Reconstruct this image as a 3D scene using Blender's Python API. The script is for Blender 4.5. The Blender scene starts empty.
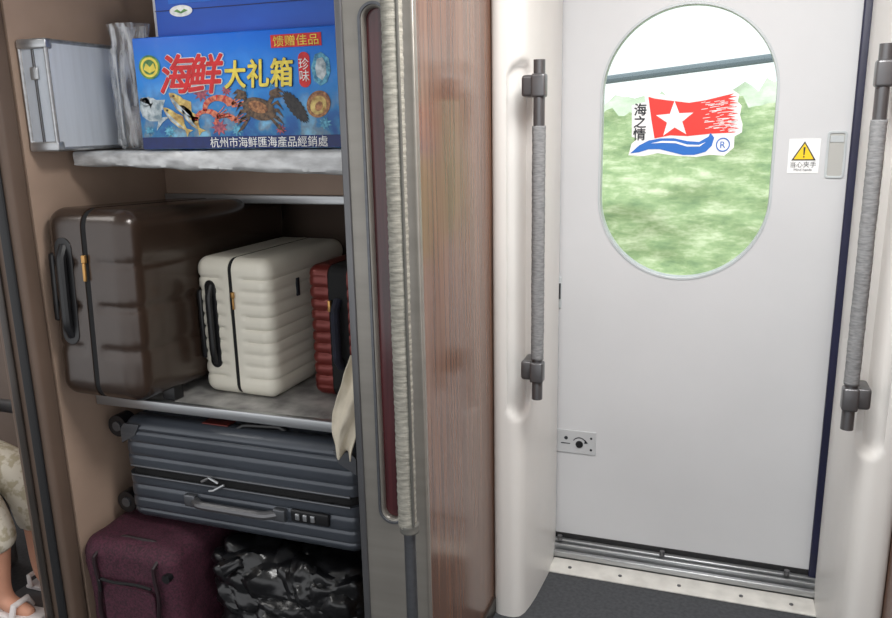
import bpy, bmesh, math, random
import numpy as np
from mathutils import Vector, Matrix, noise
random.seed(3)
sc=bpy.context.scene
sc.view_settings.view_transform='Standard'
sc.view_settings.look='None'
COL=sc.collection

# ---------------------------------------------------------------- materials
def lin(c):
    return tuple(((v/255)/12.92 if v/255<=0.04045 else ((v/255+0.055)/1.055)**2.4) for v in c)+(1,)
def mat(name,rgb,rough=0.5,metal=0.0,var=0.0,scale=(8,8,8),bump=0.0,bscale=60,rgb2=None,coat=0.0,alpha=1.0,trans=0.0,spec=None,detail=4,emit=0,lo=.35,hi=.65):
    m=bpy.data.materials.new(name); m.use_nodes=True
    nt=m.node_tree; N=nt.nodes; L=nt.links
    b=N['Principled BSDF']
    b.inputs['Roughness'].default_value=rough
    b.inputs['Metallic'].default_value=metal
    b.inputs['Coat Weight'].default_value=coat
    b.inputs['Coat Roughness'].default_value=.12
    b.inputs['Alpha'].default_value=alpha
    b.inputs['Transmission Weight'].default_value=trans
    if spec is not None: b.inputs['Specular IOR Level'].default_value=spec
    c1=lin(rgb)
    if rgb2 is None and var>0:
        rgb2=tuple(max(0,v*(1-var)) for v in rgb)
    tc=N.new('ShaderNodeTexCoord')
    if rgb2 is not None:
        mp=N.new('ShaderNodeMapping'); mp.inputs['Scale'].default_value=scale
        nz=N.new('ShaderNodeTexNoise'); nz.inputs['Scale'].default_value=1; nz.inputs['Detail'].default_value=detail
        cr=N.new('ShaderNodeValToRGB'); cr.color_ramp.elements[0].position=lo; cr.color_ramp.elements[1].position=hi
        cr.color_ramp.elements[0].color=lin(rgb2); cr.color_ramp.elements[1].color=c1
        L.new(tc.outputs['Object'],mp.inputs[0]); L.new(mp.outputs[0],nz.inputs['Vector'])
        L.new(nz.outputs['Fac'],cr.inputs[0]); L.new(cr.outputs[0],b.inputs['Base Color'])
    else: b.inputs['Base Color'].default_value=c1
    if bump>0:
        n2=N.new('ShaderNodeTexNoise'); n2.inputs['Scale'].default_value=bscale; n2.inputs['Detail'].default_value=5
        bp=N.new('ShaderNodeBump'); bp.inputs['Strength'].default_value=bump; bp.inputs['Distance'].default_value=.004
        L.new(tc.outputs['Object'],n2.inputs['Vector']); L.new(n2.outputs['Fac'],bp.inputs['Height']); L.new(bp.outputs[0],b.inputs['Normal'])
    return m
M={}
M['door']=mat('door_paint',(209,210,212),.42,0,.02,(3,3,3),.06,300)
M['jamb']=mat('white_plastic',(229,227,223),.35,0,.02,(3,3,3))
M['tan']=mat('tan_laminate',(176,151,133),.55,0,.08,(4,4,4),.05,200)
M['tan_shade_trim']=mat('tan_shade_trim_laminate',(104,86,74),.6,0,.08,(4,4,4))  # tan with the rack's inner shade painted in; also the brown post trim
M['floor']=mat('dark_floor',(70,72,76),.6,0,rgb2=(54,56,60),scale=(90,90,90),detail=6)
M['ceil']=mat('ceiling_white',(225,225,223),.5,0,.02)
M['post']=mat('bronze_grey_metal',(142,138,131),.34,.4,.06,(2,2,30))
M['postdark']=mat('dark_bronze_metal',(70,64,60),.35,.4,.1,(3,3,10))
M['slot']=mat('maroon_inset',(92,42,46),.18,0,rgb2=(60,28,32),scale=(60,60,3),coat=.4)
M['wood']=mat('wood_laminate',(126,92,73),.25,0,rgb2=(94,66,53),scale=(90,90,2.0),detail=8,lo=.34,hi=.62,coat=.3)
M['rubber']=mat('black_rubber',(24,24,26),.6)
M['navy_rubber']=mat('navy_rubber',(28,30,62),.45,0,.15)
M['alu']=mat('brushed_aluminium',(190,192,194),.32,.8,.12,(3,60,60))
M['alu_dark']=mat('dark_aluminium',(104,106,110),.35,.7,.1,(3,50,50))
M['steel']=mat('grey_steel',(108,108,110),.32,.6,.08)
M['sill']=mat('sill_white',(220,218,212),.5,0,.08,(20,20,20))
M['sleeve']=mat('grey_knit_fabric',(156,153,143),.9,0,rgb2=(124,122,113),scale=(40,40,300),bump=.25,bscale=500)
M['sleeve2']=mat('grey_sleeve_fabric',(142,143,144),.85,0,rgb2=(116,118,120),scale=(60,60,260),bump=.3,bscale=500)
M['hem']=mat('hem_fabric',(96,95,90),.9,0,.1)
M['shelf']=mat('stone_pattern_shelf',(186,184,180),.4,0,rgb2=(128,126,124),scale=(14,14,14),detail=8)
M['film']=mat('silver_plastic_film',(214,215,215),.3,.2,rgb2=(168,168,168),scale=(14,10,40),bump=.5,bscale=30)
M['char']=mat('charcoal_brown_shell',(58,45,37),.24,.15,.08,(4,4,4),.1,500,coat=.3)
M['char2']=mat('slate_shell',(70,75,83),.28,.25,.08,(4,4,4),.08,500,coat=.3)
M['white']=mat('ivory_shell',(228,223,208),.36,0,.03,(4,4,4),.06,400)
M['red']=mat('burgundy_shell',(118,46,40),.28,.4,.1,(4,4,4))
M['black']=mat('black_plastic',(22,22,24),.35)
M['zip']=mat('black_zipper_tape',(16,16,18),.8,0,.2,(300,300,300),.3,800)
M['navycloth']=mat('navy_cloth',(30,32,48),.85,0,.2,(60,60,60),.3,500)
M['gold']=mat('brass',(196,150,90),.3,.8,.1)
M['maroon']=mat('maroon_nylon',(80,32,52),.75,0,.4,(160,160,160),.6,500)
M['maroon_d']=mat('maroon_piping',(36,16,24),.5,0,.2)
M['trash']=mat('black_polythene',(15,15,17),.28,0,.2,(8,8,8),.5,22,coat=.2)
M['cloth']=mat('cream_cloth',(218,208,188),.9,0,.06,(20,20,20),.3,200)
M['skin']=mat('skin',(206,150,124),.55,0,.06,(10,10,10))
M['hair']=mat('black_hair',(24,20,18),.5,0,.2)
M['shirt']=mat('pale_shirt',(214,196,190),.85,0,.06)
M['shorts']=mat('beige_floral_shorts',(214,207,192),.9,0,rgb2=(182,172,148),scale=(28,28,28),lo=.42,hi=.5)
M['shoe']=mat('white_sandal',(224,216,214),.5,0,.08)
M['seat']=mat('navy_seat_fabric',(44,48,66),.9,0,.25,(40,40,40),.3,300)
M['seatgrey']=mat('grey_seat_plastic',(92,92,94),.5,0,.05)
M['paper']=mat('white_vinyl',(245,245,245),.5)
M['stred']=mat('red_vinyl',(232,58,50),.5)
M['stblue']=mat('blue_vinyl',(40,112,200),.5)
M['stdark']=mat('dark_vinyl',(40,44,50),.5)
M['yellow']=mat('yellow_vinyl',(246,206,30),.5)
M['ring']=mat('window_gasket',(196,202,204),.35,.1,.05)
M['platemetal']=mat('lock_plate_metal',(200,202,204),.4,.1,.05)
M['bluebox']=mat('blue_carton',(18,92,200),.38,0,rgb2=(14,74,176),scale=(3,3,6))
def sea_mat():
    m=bpy.data.materials.new('printed_seabed_carton'); m.use_nodes=True
    nt=m.node_tree;N=nt.nodes;L=nt.links;b=N['Principled BSDF'];b.inputs['Roughness'].default_value=.35
    tc=N.new('ShaderNodeTexCoord'); sp=N.new('ShaderNodeSeparateXYZ'); L.new(tc.outputs['Object'],sp.inputs[0])
    nz=N.new('ShaderNodeTexNoise'); nz.inputs['Scale'].default_value=18; nz.inputs['Detail'].default_value=7
    L.new(tc.outputs['Object'],nz.inputs['Vector'])
    mp=N.new('ShaderNodeMapRange'); mp.inputs[1].default_value=0; mp.inputs[2].default_value=.26
    L.new(sp.outputs['Z'],mp.inputs[0])
    cr=N.new('ShaderNodeValToRGB'); e=cr.color_ramp.elements
    e[0].position=.0; e[0].color=lin((16,84,176)); e[1].position=1; e[1].color=lin((10,108,224))
    x=e.new(.35); x.color=lin((24,138,222)); x=e.new(.6); x.color=lin((22,142,238))
    L.new(mp.outputs[0],cr.inputs[0])
    c2=N.new('ShaderNodeValToRGB'); f=c2.color_ramp.elements
    f[0].position=.38; f[0].color=lin((14,70,136)); f[1].position=.66; f[1].color=lin((150,214,236))
    x=f.new(.5); x.color=lin((50,130,170)); x=f.new(.56); x.color=lin((130,146,140))
    L.new(nz.outputs['Fac'],c2.inputs[0])
    m2=N.new('ShaderNodeMapRange'); m2.inputs[1].default_value=.04; m2.inputs[2].default_value=.17; m2.inputs[3].default_value=.75; m2.inputs[4].default_value=.06
    L.new(sp.outputs['Z'],m2.inputs[0])
    mx=N.new('ShaderNodeMixRGB'); L.new(m2.outputs[0],mx.inputs[0]); L.new(cr.outputs[0],mx.inputs[1]); L.new(c2.outputs[0],mx.inputs[2])
    L.new(mx.outputs[0],b.inputs['Base Color']); return m
M['sea']=sea_mat()
def pc(n,rgb,rough=.4,rgb2=None,scale=(60,60,60)): M[n]=mat('print_'+n,rgb,rough,0,.12,scale,rgb2=rgb2); return M[n]
for n,c in dict(p_red=(226,30,34),p_white=(252,252,248),p_yellow=(252,228,90),p_navy=(8,36,104)).items(): pc(n,c)
pc('p_silver',(214,222,224),.4,(120,140,150)); pc('p_gold',(236,212,130),.4,(160,120,56)); pc('p_pink',(232,140,104),.4,(170,70,54),(110,110,110))
pc('p_crab',(120,92,66),.4,(36,26,22),(120,120,120)); pc('p_dark',(56,50,48),.4,(14,14,16),(160,160,160)); pc('p_brown',(196,138,88),.4,(110,66,40),(120,120,120))
pc('p_green',(120,170,90),.4,(50,110,60)); pc('p_coral',(196,100,110),.4,(110,50,80),(120,120,120)); pc('p_cyan',(110,190,214),.4,(40,110,150),(120,120,120))
def glassmat():
    m=bpy.data.materials.new('window_glass'); m.use_nodes=True
    nt=m.node_tree;N=nt.nodes;L=nt.links; N.remove(N['Principled BSDF'])
    t=N.new('ShaderNodeBsdfTransparent'); t.inputs[0].default_value=(.95,.98,.97,1)
    g=N.new('ShaderNodeBsdfGlossy'); g.inputs['Roughness'].default_value=.03
    lw=N.new('ShaderNodeFresnel'); lw.inputs[0].default_value=1.3
    mx=N.new('ShaderNodeMixShader'); L.new(lw.outputs[0],mx.inputs[0]); L.new(t.outputs[0],mx.inputs[1]); L.new(g.outputs[0],mx.inputs[2])
    L.new(mx.outputs[0],N['Material Output'].inputs[0]); return m
M['glass']=glassmat()
def polybag():
    m=bpy.data.materials.new('translucent_polythene'); m.use_nodes=True
    nt=m.node_tree;N=nt.nodes;L=nt.links;b=N['Principled BSDF']
    b.inputs['Base Color'].default_value=lin((240,242,244)); b.inputs['Roughness'].default_value=.15
    tc=N.new('ShaderNodeTexCoord'); mp=N.new('ShaderNodeMapping'); mp.inputs['Scale'].default_value=(60,60,9)
    nz=N.new('ShaderNodeTexNoise'); nz.inputs['Scale'].default_value=1; nz.inputs['Detail'].default_value=6
    L.new(tc.outputs['Object'],mp.inputs[0]); L.new(mp.outputs[0],nz.inputs['Vector'])
    mr=N.new('ShaderNodeMapRange'); mr.inputs[1].default_value=.45; mr.inputs[2].default_value=.66; mr.inputs[3].default_value=.10; mr.inputs[4].default_value=.60
    L.new(nz.outputs['Fac'],mr.inputs[0]); L.new(mr.outputs[0],b.inputs['Alpha'])
    bp=N.new('ShaderNodeBump'); bp.inputs['Strength'].default_value=.4; bp.inputs['Distance'].default_value=.006
    L.new(nz.outputs['Fac'],bp.inputs['Height']); L.new(bp.outputs[0],b.inputs['Normal']); return m
M['poly']=polybag()
def foliage(name,c0,c1,c2,sc_):
    m=bpy.data.materials.new(name); m.use_nodes=True
    nt=m.node_tree;N=nt.nodes;L=nt.links;b=N['Principled BSDF'];b.inputs['Roughness'].default_value=1; b.inputs['Specular IOR Level'].default_value=.1
    tc=N.new('ShaderNodeTexCoord'); mp=N.new('ShaderNodeMapping'); mp.inputs['Scale'].default_value=sc_
    nz=N.new('ShaderNodeTexNoise'); nz.inputs['Scale'].default_value=1.3; nz.inputs['Detail'].default_value=10; nz.inputs['Roughness'].default_value=.72
    cr=N.new('ShaderNodeValToRGB'); e=cr.color_ramp.elements
    e[0].position=.34; e[0].color=lin(c0); e[1].position=.68; e[1].color=lin(c2)
    x=e.new(.5); x.color=lin(c1)
    L.new(tc.outputs['Object'],mp.inputs[0]); L.new(mp.outputs[0],nz.inputs['Vector']); L.new(nz.outputs['Fac'],cr.inputs[0]); L.new(cr.outputs[0],b.inputs['Base Color'])
    return m
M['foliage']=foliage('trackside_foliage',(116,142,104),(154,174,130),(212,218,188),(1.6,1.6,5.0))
M['foliage2']=foliage('distant_haze_tinted_trees',(178,196,170),(196,210,188),(218,226,212),(.5,.5,1.6))  # distance haze is painted in as paler, whiter greens
M['ground']=mat('outside_ground',(200,204,184),.9,0,.1,(.5,.5,.5))

# ---------------------------------------------------------------- helpers
def thing(name,label,cat,loc,rot=(0,0,0),group=None,scale=1):
    o=bpy.data.objects.new(name,None); o.empty_display_size=.05
    COL.objects.link(o); o.location=loc; o.rotation_euler=rot; o.scale=(scale,)*3
    o['label']=label; o['category']=cat
    if group: o['group']=group
    return o
def finish(name,me,m,parent=None,label=None,smooth=True,loc=None,struct=False,stuff=False,angle=35):
    o=bpy.data.objects.new(name,me); COL.objects.link(o)
    if m is not None and len(me.materials)==0: me.materials.append(m)
    if parent is not None: o.parent=parent
    if loc is not None: o.location=loc
    if smooth:
        for p in me.polygons: p.use_smooth=True
        try: me.set_sharp_from_angle(angle=math.radians(angle))
        except Exception: pass
    if label: o['label']=label
    if struct: o['kind']='structure'
    if stuff: o['kind']='stuff'
    return o
def bm_me(bm,name='m'):
    me=bpy.data.meshes.new(name); bmesh.ops.recalc_face_normals(bm,faces=bm.faces); bm.to_mesh(me); bm.free(); return me
def box(x0,x1,y0,y1,z0,z1,bev=0.0,seg=3):
    bm=bmesh.new(); bmesh.ops.create_cube(bm,size=1)
    for v in bm.verts:
        v.co=Vector(((x0+x1)/2+v.co.x*(x1-x0),(y0+y1)/2+v.co.y*(y1-y0),(z0+z1)/2+v.co.z*(z1-z0)))
    if bev>0: bmesh.ops.bevel(bm,geom=bm.edges[:],offset=bev,segments=seg,profile=.5,affect='EDGES')
    return bm_me(bm)
def join_me(mes):
    bm=bmesh.new()
    for me in mes: bm.from_mesh(me)
    return bm_me(bm)
def sweep(pts,r,seg=14,rf=None,cap=True):
    pts=[Vector(p) for p in pts]; bm=bmesh.new(); rings=[]
    t0=(pts[1]-pts[0]).normalized(); up=Vector((0,0,1)) if abs(t0.z)<.9 else Vector((1,0,0))
    n=t0.cross(up).normalized()
    for i,p in enumerate(pts):
        t=(pts[min(i+1,len(pts)-1)]-pts[max(i-1,0)]).normalized()
        n=(n-t*n.dot(t)).normalized(); b=t.cross(n)
        ring=[]
        for k in range(seg):
            a=2*math.pi*k/seg
            q=r if rf is None else rf(i/(len(pts)-1),a)
            ring.append(bm.verts.new(p+(n*math.cos(a)+b*math.sin(a))*q))
        rings.append(ring)
    for i in range(len(rings)-1):
        for k in range(seg):
            bm.faces.new((rings[i][k],rings[i][(k+1)%seg],rings[i+1][(k+1)%seg],rings[i+1][k]))
    if cap:
        bm.faces.new(rings[0][::-1]); bm.faces.new(rings[-1])
    return bm_me(bm)
def plate(outlines,yfront,thick,bev=0.0):
    """2D outlines in (X,Z) -> slab whose front is at y=yfront, going back."""
    cu=bpy.data.curves.new('c','CURVE'); cu.dimensions='2D'; cu.fill_mode='BOTH'
    cu.extrude=max(thick/2-bev,1e-5); cu.bevel_depth=bev; cu.bevel_resolution=2
    for ol in outlines:
        s=cu.splines.new('POLY'); s.points.add(len(ol)-1)
        for p,q in zip(s.points,ol): p.co=(q[0],q[1],0,1)
        s.use_cyclic_u=True
    ob=bpy.data.objects.new('tmp',cu); COL.objects.link(ob)
    dg=bpy.context.evaluated_depsgraph_get(); dg.update()
    me=bpy.data.meshes.new_from_object(ob.evaluated_get(dg))
    bpy.data.objects.remove(ob)
    for v in me.vertices:
        x,y,z=v.co; v.co=(x,yfront+thick/2-z,y)
    me.materials.clear()
    return me
def stadium(cx,cz,hw,hh,n=24):
    r=min(hw,hh); pts=[]
    for i in range(n+1):
        a=math.pi*i/n; pts.append((cx+r*math.cos(a),cz+(hh-r)+r*math.sin(a)))
    for i in range(n+1):
        a=math.pi+math.pi*i/n; pts.append((cx+r*math.cos(a),cz-(hh-r)+r*math.sin(a)))
    return pts
def rrect(cx,cz,hw,hh,r,n=6):
    pts=[]
    for (sx,sz,a0) in ((1,1,0),(-1,1,.5),(-1,-1,1),(1,-1,1.5)):
        for i in range(n+1):
            a=math.pi*(a0+.5*i/n); pts.append((cx+sx*(hw-r)+r*math.cos(a),cz+sz*(hh-r)+r*math.sin(a)))
    return pts
def ell(cx,cz,a,b,rot=0,n=28):
    return [(cx+a*math.cos(t)*math.cos(rot)-b*math.sin(t)*math.sin(rot),cz+a*math.cos(t)*math.sin(rot)+b*math.sin(t)*math.cos(rot)) for t in [2*math.pi*i/n for i in range(n)]]
def rect(x0,x1,z0,z1): return [(x0,z0),(x1,z0),(x1,z1),(x0,z1)]
def text(body,size,cx,cz,y,sx=1.0,ext=.0003,vertical=False,shear=0,grow=0,k=8):
    cu=bpy.data.curves.new('t','FONT'); cu.body="\n".join(body) if vertical else body
    cu.size=size; cu.align_x='CENTER'; cu.align_y='CENTER'; cu.extrude=ext
    if vertical: cu.space_line=.95
    ob=bpy.data.objects.new('tmp',cu); COL.objects.link(ob)
    dg=bpy.context.evaluated_depsgraph_get(); dg.update()
    me=bpy.data.meshes.new_from_object(ob.evaluated_get(dg)); bpy.data.objects.remove(ob)
    if len(me.vertices):
        xs=[v.co.x for v in me.vertices]; zs=[v.co.y for v in me.vertices]
        mx,mz=(min(xs)+max(xs))/2,(min(zs)+max(zs))/2
        for v in me.vertices:
            x,yy,z=v.co; v.co=(cx+(x-mx)*sx+shear*(yy-mz),y-z,cz+(yy-mz))
    me.materials.clear()
    if grow>0:
        bm=bmesh.new()
        for i in range(k):
            m2=me.copy(); a=2*math.pi*i/k+.3
            for v in m2.vertices: v.co.x+=grow*math.cos(a); v.co.z+=grow*math.sin(a); v.co.y+=.00009*(i+1)
            bm.from_mesh(m2)
        bm.from_mesh(me); me=bpy.data.meshes.new('t'); bm.to_mesh(me); bm.free()
    return me
def shell(size,r,split_axis,side,gap,n=64,disp=None):
    h=[s/2 for s in size]; bm=bmesh.new()
    for ax in range(3):
        a,b=[i for i in range(3) if i!=ax]
        for sg in (-1,1):
            na=max(8,int(n*size[a]/max(size))); nb=max(8,int(n*size[b]/max(size)))
            grid=[]
            for i in range(na+1):
                row=[]
                for j in range(nb+1):
                    p=[0,0,0]; p[ax]=sg*h[ax]; p[a]=-h[a]+size[a]*i/na; p[b]=-h[b]+size[b]*j/nb
                    row.append(bm.verts.new(p))
                grid.append(row)
            for i in range(na):
                for j in range(nb):
                    bm.faces.new((grid[i][j],grid[i+1][j],grid[i+1][j+1],grid[i][j+1]))
    bmesh.ops.remove_doubles(bm,verts=bm.verts[:],dist=1e-5)
    for v in bm.verts:
        p=v.co.copy(); inn=Vector([max(-(h[k]-r),min(h[k]-r,p[k])) for k in range(3)])
        d=p-inn
        d=d.normalized() if d.length>0 else Vector((0,0,1))
        q=inn+d*r
        if disp: q+=d*disp(q,d)
        v.co=q
    co=[0,0,0]; co[split_axis]=side*gap; no=[0,0,0]; no[split_axis]=side
    g=bm.verts[:]+bm.edges[:]+bm.faces[:]
    bmesh.ops.bisect_plane(bm,geom=g,plane_co=co,plane_no=no,clear_inner=True)
    ed=[e for e in bm.edges if e.is_boundary]
    if ed: bmesh.ops.holes_fill(bm,edges=ed,sides=0)
    return bm_me(bm)
def rib(axis,period,depth,face_axis,margin,half,sharp=2):
    def f(q,d):
        w=max(0,min(1,(abs(q[face_axis])-.02)/.02))*max(0,min(1,(half-abs(q[axis])-margin)/.015))
        s=abs(math.sin(math.pi*q[axis]/period))
        return -depth*w*(1-s)**sharp
    return f
def loop_handle(p0,p1,out,r,n=16,flat=1.0):
    p0,p1,out=Vector(p0),Vector(p1),Vector(out); pts=[]
    for i in range(n+1):
        t=i/n; b=min(1,math.sin(math.pi*t)*2.4)
        pts.append(p0.lerp(p1,t)+out*b)
    return sweep(pts,r,10)

# ---------------------------------------------------------------- structure
def S(name,me,m,**k): return finish(name,me,m,struct=True,**k)
S('floor',box(-3.6,1.6,-1.6,2.46,-.05,0),M['floor'],smooth=False)
S('ceiling',box(-3.6,1.6,-1.6,2.5,2.25,2.3),M['ceil'],smooth=False)
S('wall_back',box(-3.6,-.56,2.32,2.40,0,2.25),M['tan_shade_trim'],smooth=False)  # shade at the rack's depth is in the wall colour
S('wall_header',box(-.56,.46,2.36,2.46,1.98,2.25),M['jamb'],smooth=False)
S('wall_rack_left',box(-1.66,-1.62,1.50,2.32,0,2.25),M['tan'],smooth=False)
S('trim_1',box(-1.735,-1.62,1.445,1.50,0,2.25,.012),M['tan_shade_trim'])
S('trim_2',box(-1.668,-1.640,1.436,1.4449,0,2.25,.004),M['rubber'])
S('trim_3',box(-1.712,-1.690,1.437,1.4449,0,2.25,.003),M['postdark'])
S('wall_rack_right',box(-.722,-.70,1.47,2.32,0,2.25),M['tan_shade_trim'],smooth=False)  # same tan, darkened in colour for the rack's shade
S('wall_wood_panel',box(-.70,-.573,1.466,2.06,0,2.25,.0),M['wood'],smooth=False)
S('baseboard_panel',box(-.575,-.566,1.47,1.98,0,.05,.002),M['postdark'])
post_out=rect(-.722,-.573,0,2.25)
SX=-.650; SW=.027
S('trim_5',plate([post_out,stadium(SX,1.1,SW,.54)],1.445,.02,.006),M['post'],angle=40)
S('trim_6',box(-.69,-.61,1.4605,1.4655,.5,1.72),M['slot'],smooth=False)
S('trim_7',plate([stadium(SX,1.1,SW+.004,.544),stadium(SX,1.1,SW,.54)],1.4415,.006,.001),M['alu_dark'])
S('trim_8',box(-.73,-.714,1.440,1.50,0,2.25,.004),M['steel'])
def jamb(mirror):
    prof=[(-.573,2.06),(-.573,1.992),(-.569,1.980),(-.560,1.972),(-.548,1.968),(-.535,1.967),(-.52,1.967),(-.507,1.969),(-.494,1.978),(-.484,1.998),(-.476,2.04),(-.47,2.09),(-.466,2.15),(-.462,2.21),(-.461,2.26),(-.463,2.31),(-.466,2.35),(-.47,2.38)]
    P=[Vector(p) for p in prof]; L=[0]
    for i in range(1,len(P)): L.append(L[-1]+(P[i]-P[i-1]).length)
    n=64; R=[]
    for i in range(n+1):
        s=L[-1]*i/n; k=max(j for j in range(len(L)) if L[j]<=s+1e-9); k=min(k,len(P)-2)
        t=(s-L[k])/(L[k+1]-L[k]); R.append((P[k].lerp(P[k+1],t),s))
    def ss(a,b,x):
        t=max(0,min(1,(x-a)/(b-a))); return t*t*(3-2*t)
    bm=bmesh.new(); rows=[]; nz=190
    for j in range(nz+1):
        z=2.25*j/nz; row=[]
        for (p,s) in R:
            q=p.copy()
            sc_=.172; rr=.050
            dz=max(0,.66-z,z-1.52); d=math.hypot(dz,s-sc_)
            w=1-ss(rr*.60,rr*1.0,d)
            q+=Vector((-.55,.83)).normalized()*w*.024
            x=q.x if not mirror else -.137-q.x
            row.append(bm.verts.new((x,q.y,z)))
        rows.append(row)
    for j in range(nz):
        for i in range(n): bm.faces.new((rows[j][i],rows[j][i+1],rows[j+1][i+1],rows[j+1][i]))
    return bm_me(bm)
S('trim_9',jamb(False),M['jamb'],angle=60)
S('trim_10',jamb(True),M['jamb'],angle=60)
S('wall_right',box(.436,.50,.9,2.06,0,2.25),M['wood'],smooth=False)
S('wall_outer_left',box(-.58,-.50,2.06,2.46,0,2.25),M['jamb'],smooth=False)
S('wall_outer_right',box(.365,.50,2.06,2.46,0,2.25),M['jamb'],smooth=False)

# door ------------------------------------------------------------
WC=(-.115,1.337)
door=S('door_1',plate([rect(-.497,.352,.045,1.985),stadium(WC[0],WC[1],.240,.388,40)],2.389,.05,.003),M['door'],angle=30)
S('trim_11',plate([stadium(WC[0],WC[1],.2415,.3895,48),stadium(WC[0],WC[1],.2365,.3845,48)],2.387,.03,.001),M['ring'])
S('window_1',plate([stadium(WC[0],WC[1],.238,.386,40)],2.402,.006),M['glass'],smooth=False)
S('trim_12',box(.312,.349,2.372,2.3885,.02,1.98,.005),M['navy_rubber'])
S('trim_13',box(-.490,-.481,2.378,2.3885,.03,1.98,.002),M['rubber'])
S('trim_14',join_me([box(-.47,.335,2.318,2.334,0,.028,.003),box(-.47,.335,2.345,2.356,0,.040,.003),box(-.47,.335,2.318,2.384,0,.012,.002),box(-.47,.335,2.366,2.384,0,.045,.003)]),M['alu'])
S('trim_15',box(-.49,.352,2.386,2.41,0,.06,.002),M['rubber'])
S('trim_16',box(-.462,.325,2.232,2.318,0,.006,.002),M['sill'])
for i,x in enumerate([-.40,-.24,-.06,.12,.26]):
    s=thing('sill_screw','small steel screw set in the white door sill','screw',(x,2.268,.006),group='screws along the door sill')
    finish('screw_head',sweep([(0,0,0),(0,0,.002),(0,0,.0025)],.006,12,rf=lambda t,a:.006-.002*(t>.9)),M['steel'],s)
for i,x in enumerate([-.452,-.12,.25]):
    s=thing('door_guide_roller','small metal guide roller bolted over the door track','roller',(x,2.362,.046),group='guide rollers at the door foot')
    finish('roller',sweep([(0,0,0),(0,0,.014),(0,0,.016)],.008,14),M['steel'],s)
    finish('bracket',box(-.004,.004,.002,.024,-.006,.004,.001),M['alu_dark'],s)
lk=thing('door_lock_plate','small grey square plate with keyhole and turning arrow on the door','lock plate',(-.407,2.389,.393))
finish('plate',plate([rect(-.066,.062,-.038,.038)],-.004,.004,.001),M['platemetal'],lk)
finish('keyhole',plate([ell(.010,-.006,.012,.012)],-.007,.004),M['black'],lk)
finish('arrow',plate([[(.010+.024*math.cos(a),-.006+.024*math.sin(a)) for a in np.linspace(.4,2.6,14)]+[(.010+.021*math.cos(a),-.006+.021*math.sin(a)) for a in np.linspace(2.6,.4,14)]],-.0048,.001),M['stdark'],lk)
finish('arrow_head',plate([[(.028,.012),(.038,.0),(.026,-.002)]],-.0048,.001),M['stdark'],lk)
for o_ in (ell(-.034,.012,.006,.006),ell(.048,.018,.004,.004),ell(.048,-.022,.004,.004),rect(-.05,-.02,-.008,-.005)):
    finish('mark',plate([o_],-.0048,.001),M['stdark'],lk)
lt=thing('door_edge_latch','small dark latch fitting on the edge of the train door','latch',(-.470,2.389,.89))
finish('body',box(-.006,.006,-.006,0,-.05,.05,.002),M['ring'],lt)
finish('catch',box(-.003,.005,-.010,-.006,-.02,.03,.001),M['stdark'],lt)
pu=thing('recessed_door_pull','narrow pale recessed finger pull on the door','door pull',(.28,2.389,1.311))
finish('rim',plate([rrect(0,0,.0235,.062,.008),rrect(0,0,.0195,.058,.006)],-.004,.004,.001),M['ring'],pu)
finish('cup',plate([rrect(0,0,.0195,.058,.006)],-.001,.001),mat('pull_cup',(180,180,176),.5),pu)
finish('lip',plate([rect(-.016,.016,.034,.050)],-.003,.002,.0006),M['ring'],pu)
ws=thing('warning_sticker','white sticker with yellow pinch-hazard triangle on the door','sticker',(.201,2.389,1.308))
finish('backing',plate([rect(-.039,.039,-.046,.046)],-.0015,.0015,.0003),M['paper'],ws)
finish('triangle',plate([[(-.031,-.012),(.031,-.012),(0,.040)]],-.0022,.0007),M['stdark'],ws)
finish('triangle_fill',plate([[(-.025,-.0085),(.025,-.0085),(0,.034)]],-.0029,.0007),M['yellow'],ws)
finish('warning_symbol',plate([[(-.0025,.024),(.0025,.024),(.0015,.003),(-.0015,.003)],[(-.002,.0),(.002,.0),(.002,-.004),(-.002,-.004)]],-.0036,.0007),M['stdark'],ws)
finish('lettering',text('当心夹手',.017,0,-.023,-.002),M['stdark'],ws,smooth=False)
finish('lettering',text('Mind hands',.010,0,-.037,-.002),M['stdark'],ws,smooth=False)

# flag sticker
fs=thing('flag_sticker','red flag sticker with white star and blue wave on glass','sticker',(-.259,2.400,1.315))
kx,kz=.0027,.0028
def A(x,y): return ((x-634)*kx,(157-y)*kz)
def AA(l): return [A(*p) for p in l]
out=[(629,158),(632,146),(638,141),(632,139),(631,107),(645,104),(644,98),(650,95),(668,98),(690,101),(712,98),(733,95),(739,99),(738,106),(742,110),(741,119),(744,128),(744,136),(737,140),(737,151),(728,159),(714,158),(700,160),(680,159),(660,156),(645,159)]
finish('backing',plate([AA(out)],-.0012,.001),M['paper'],fs,smooth=False)
flag=[(648,99),(655,101),(668,103),(690,106),(706,104),(720,101),(734,98),(730,100.5),(737,101),(728,103),(736,105),(731,106),(739,107.5),(729,109),(738,111),(727,112.5),(736,114),(731,116),(739,117.5),(728,119),(738,121),(732,122.5),(740,124),(728,126),(739,128),(731,130),(741,132),(729,133.5),(738,136),(712,137),(690,139),(672,138),(656,141),(652,122)]
star=[]
for i in range(10):
    a=math.pi/2+i*math.pi/5+.05; r=20.5 if i%2==0 else 8.4
    star.append((676+r*math.cos(a)*.98,122.5-r*math.sin(a)*.92))
finish('flag',plate([AA(flag)],-.0022,.0008),M['stred'],fs,smooth=False)
finish('star',plate([AA(star)],-.003,.0008),M['paper'],fs,smooth=False)
rs=random.Random(7); bm=bmesh.new()
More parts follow.
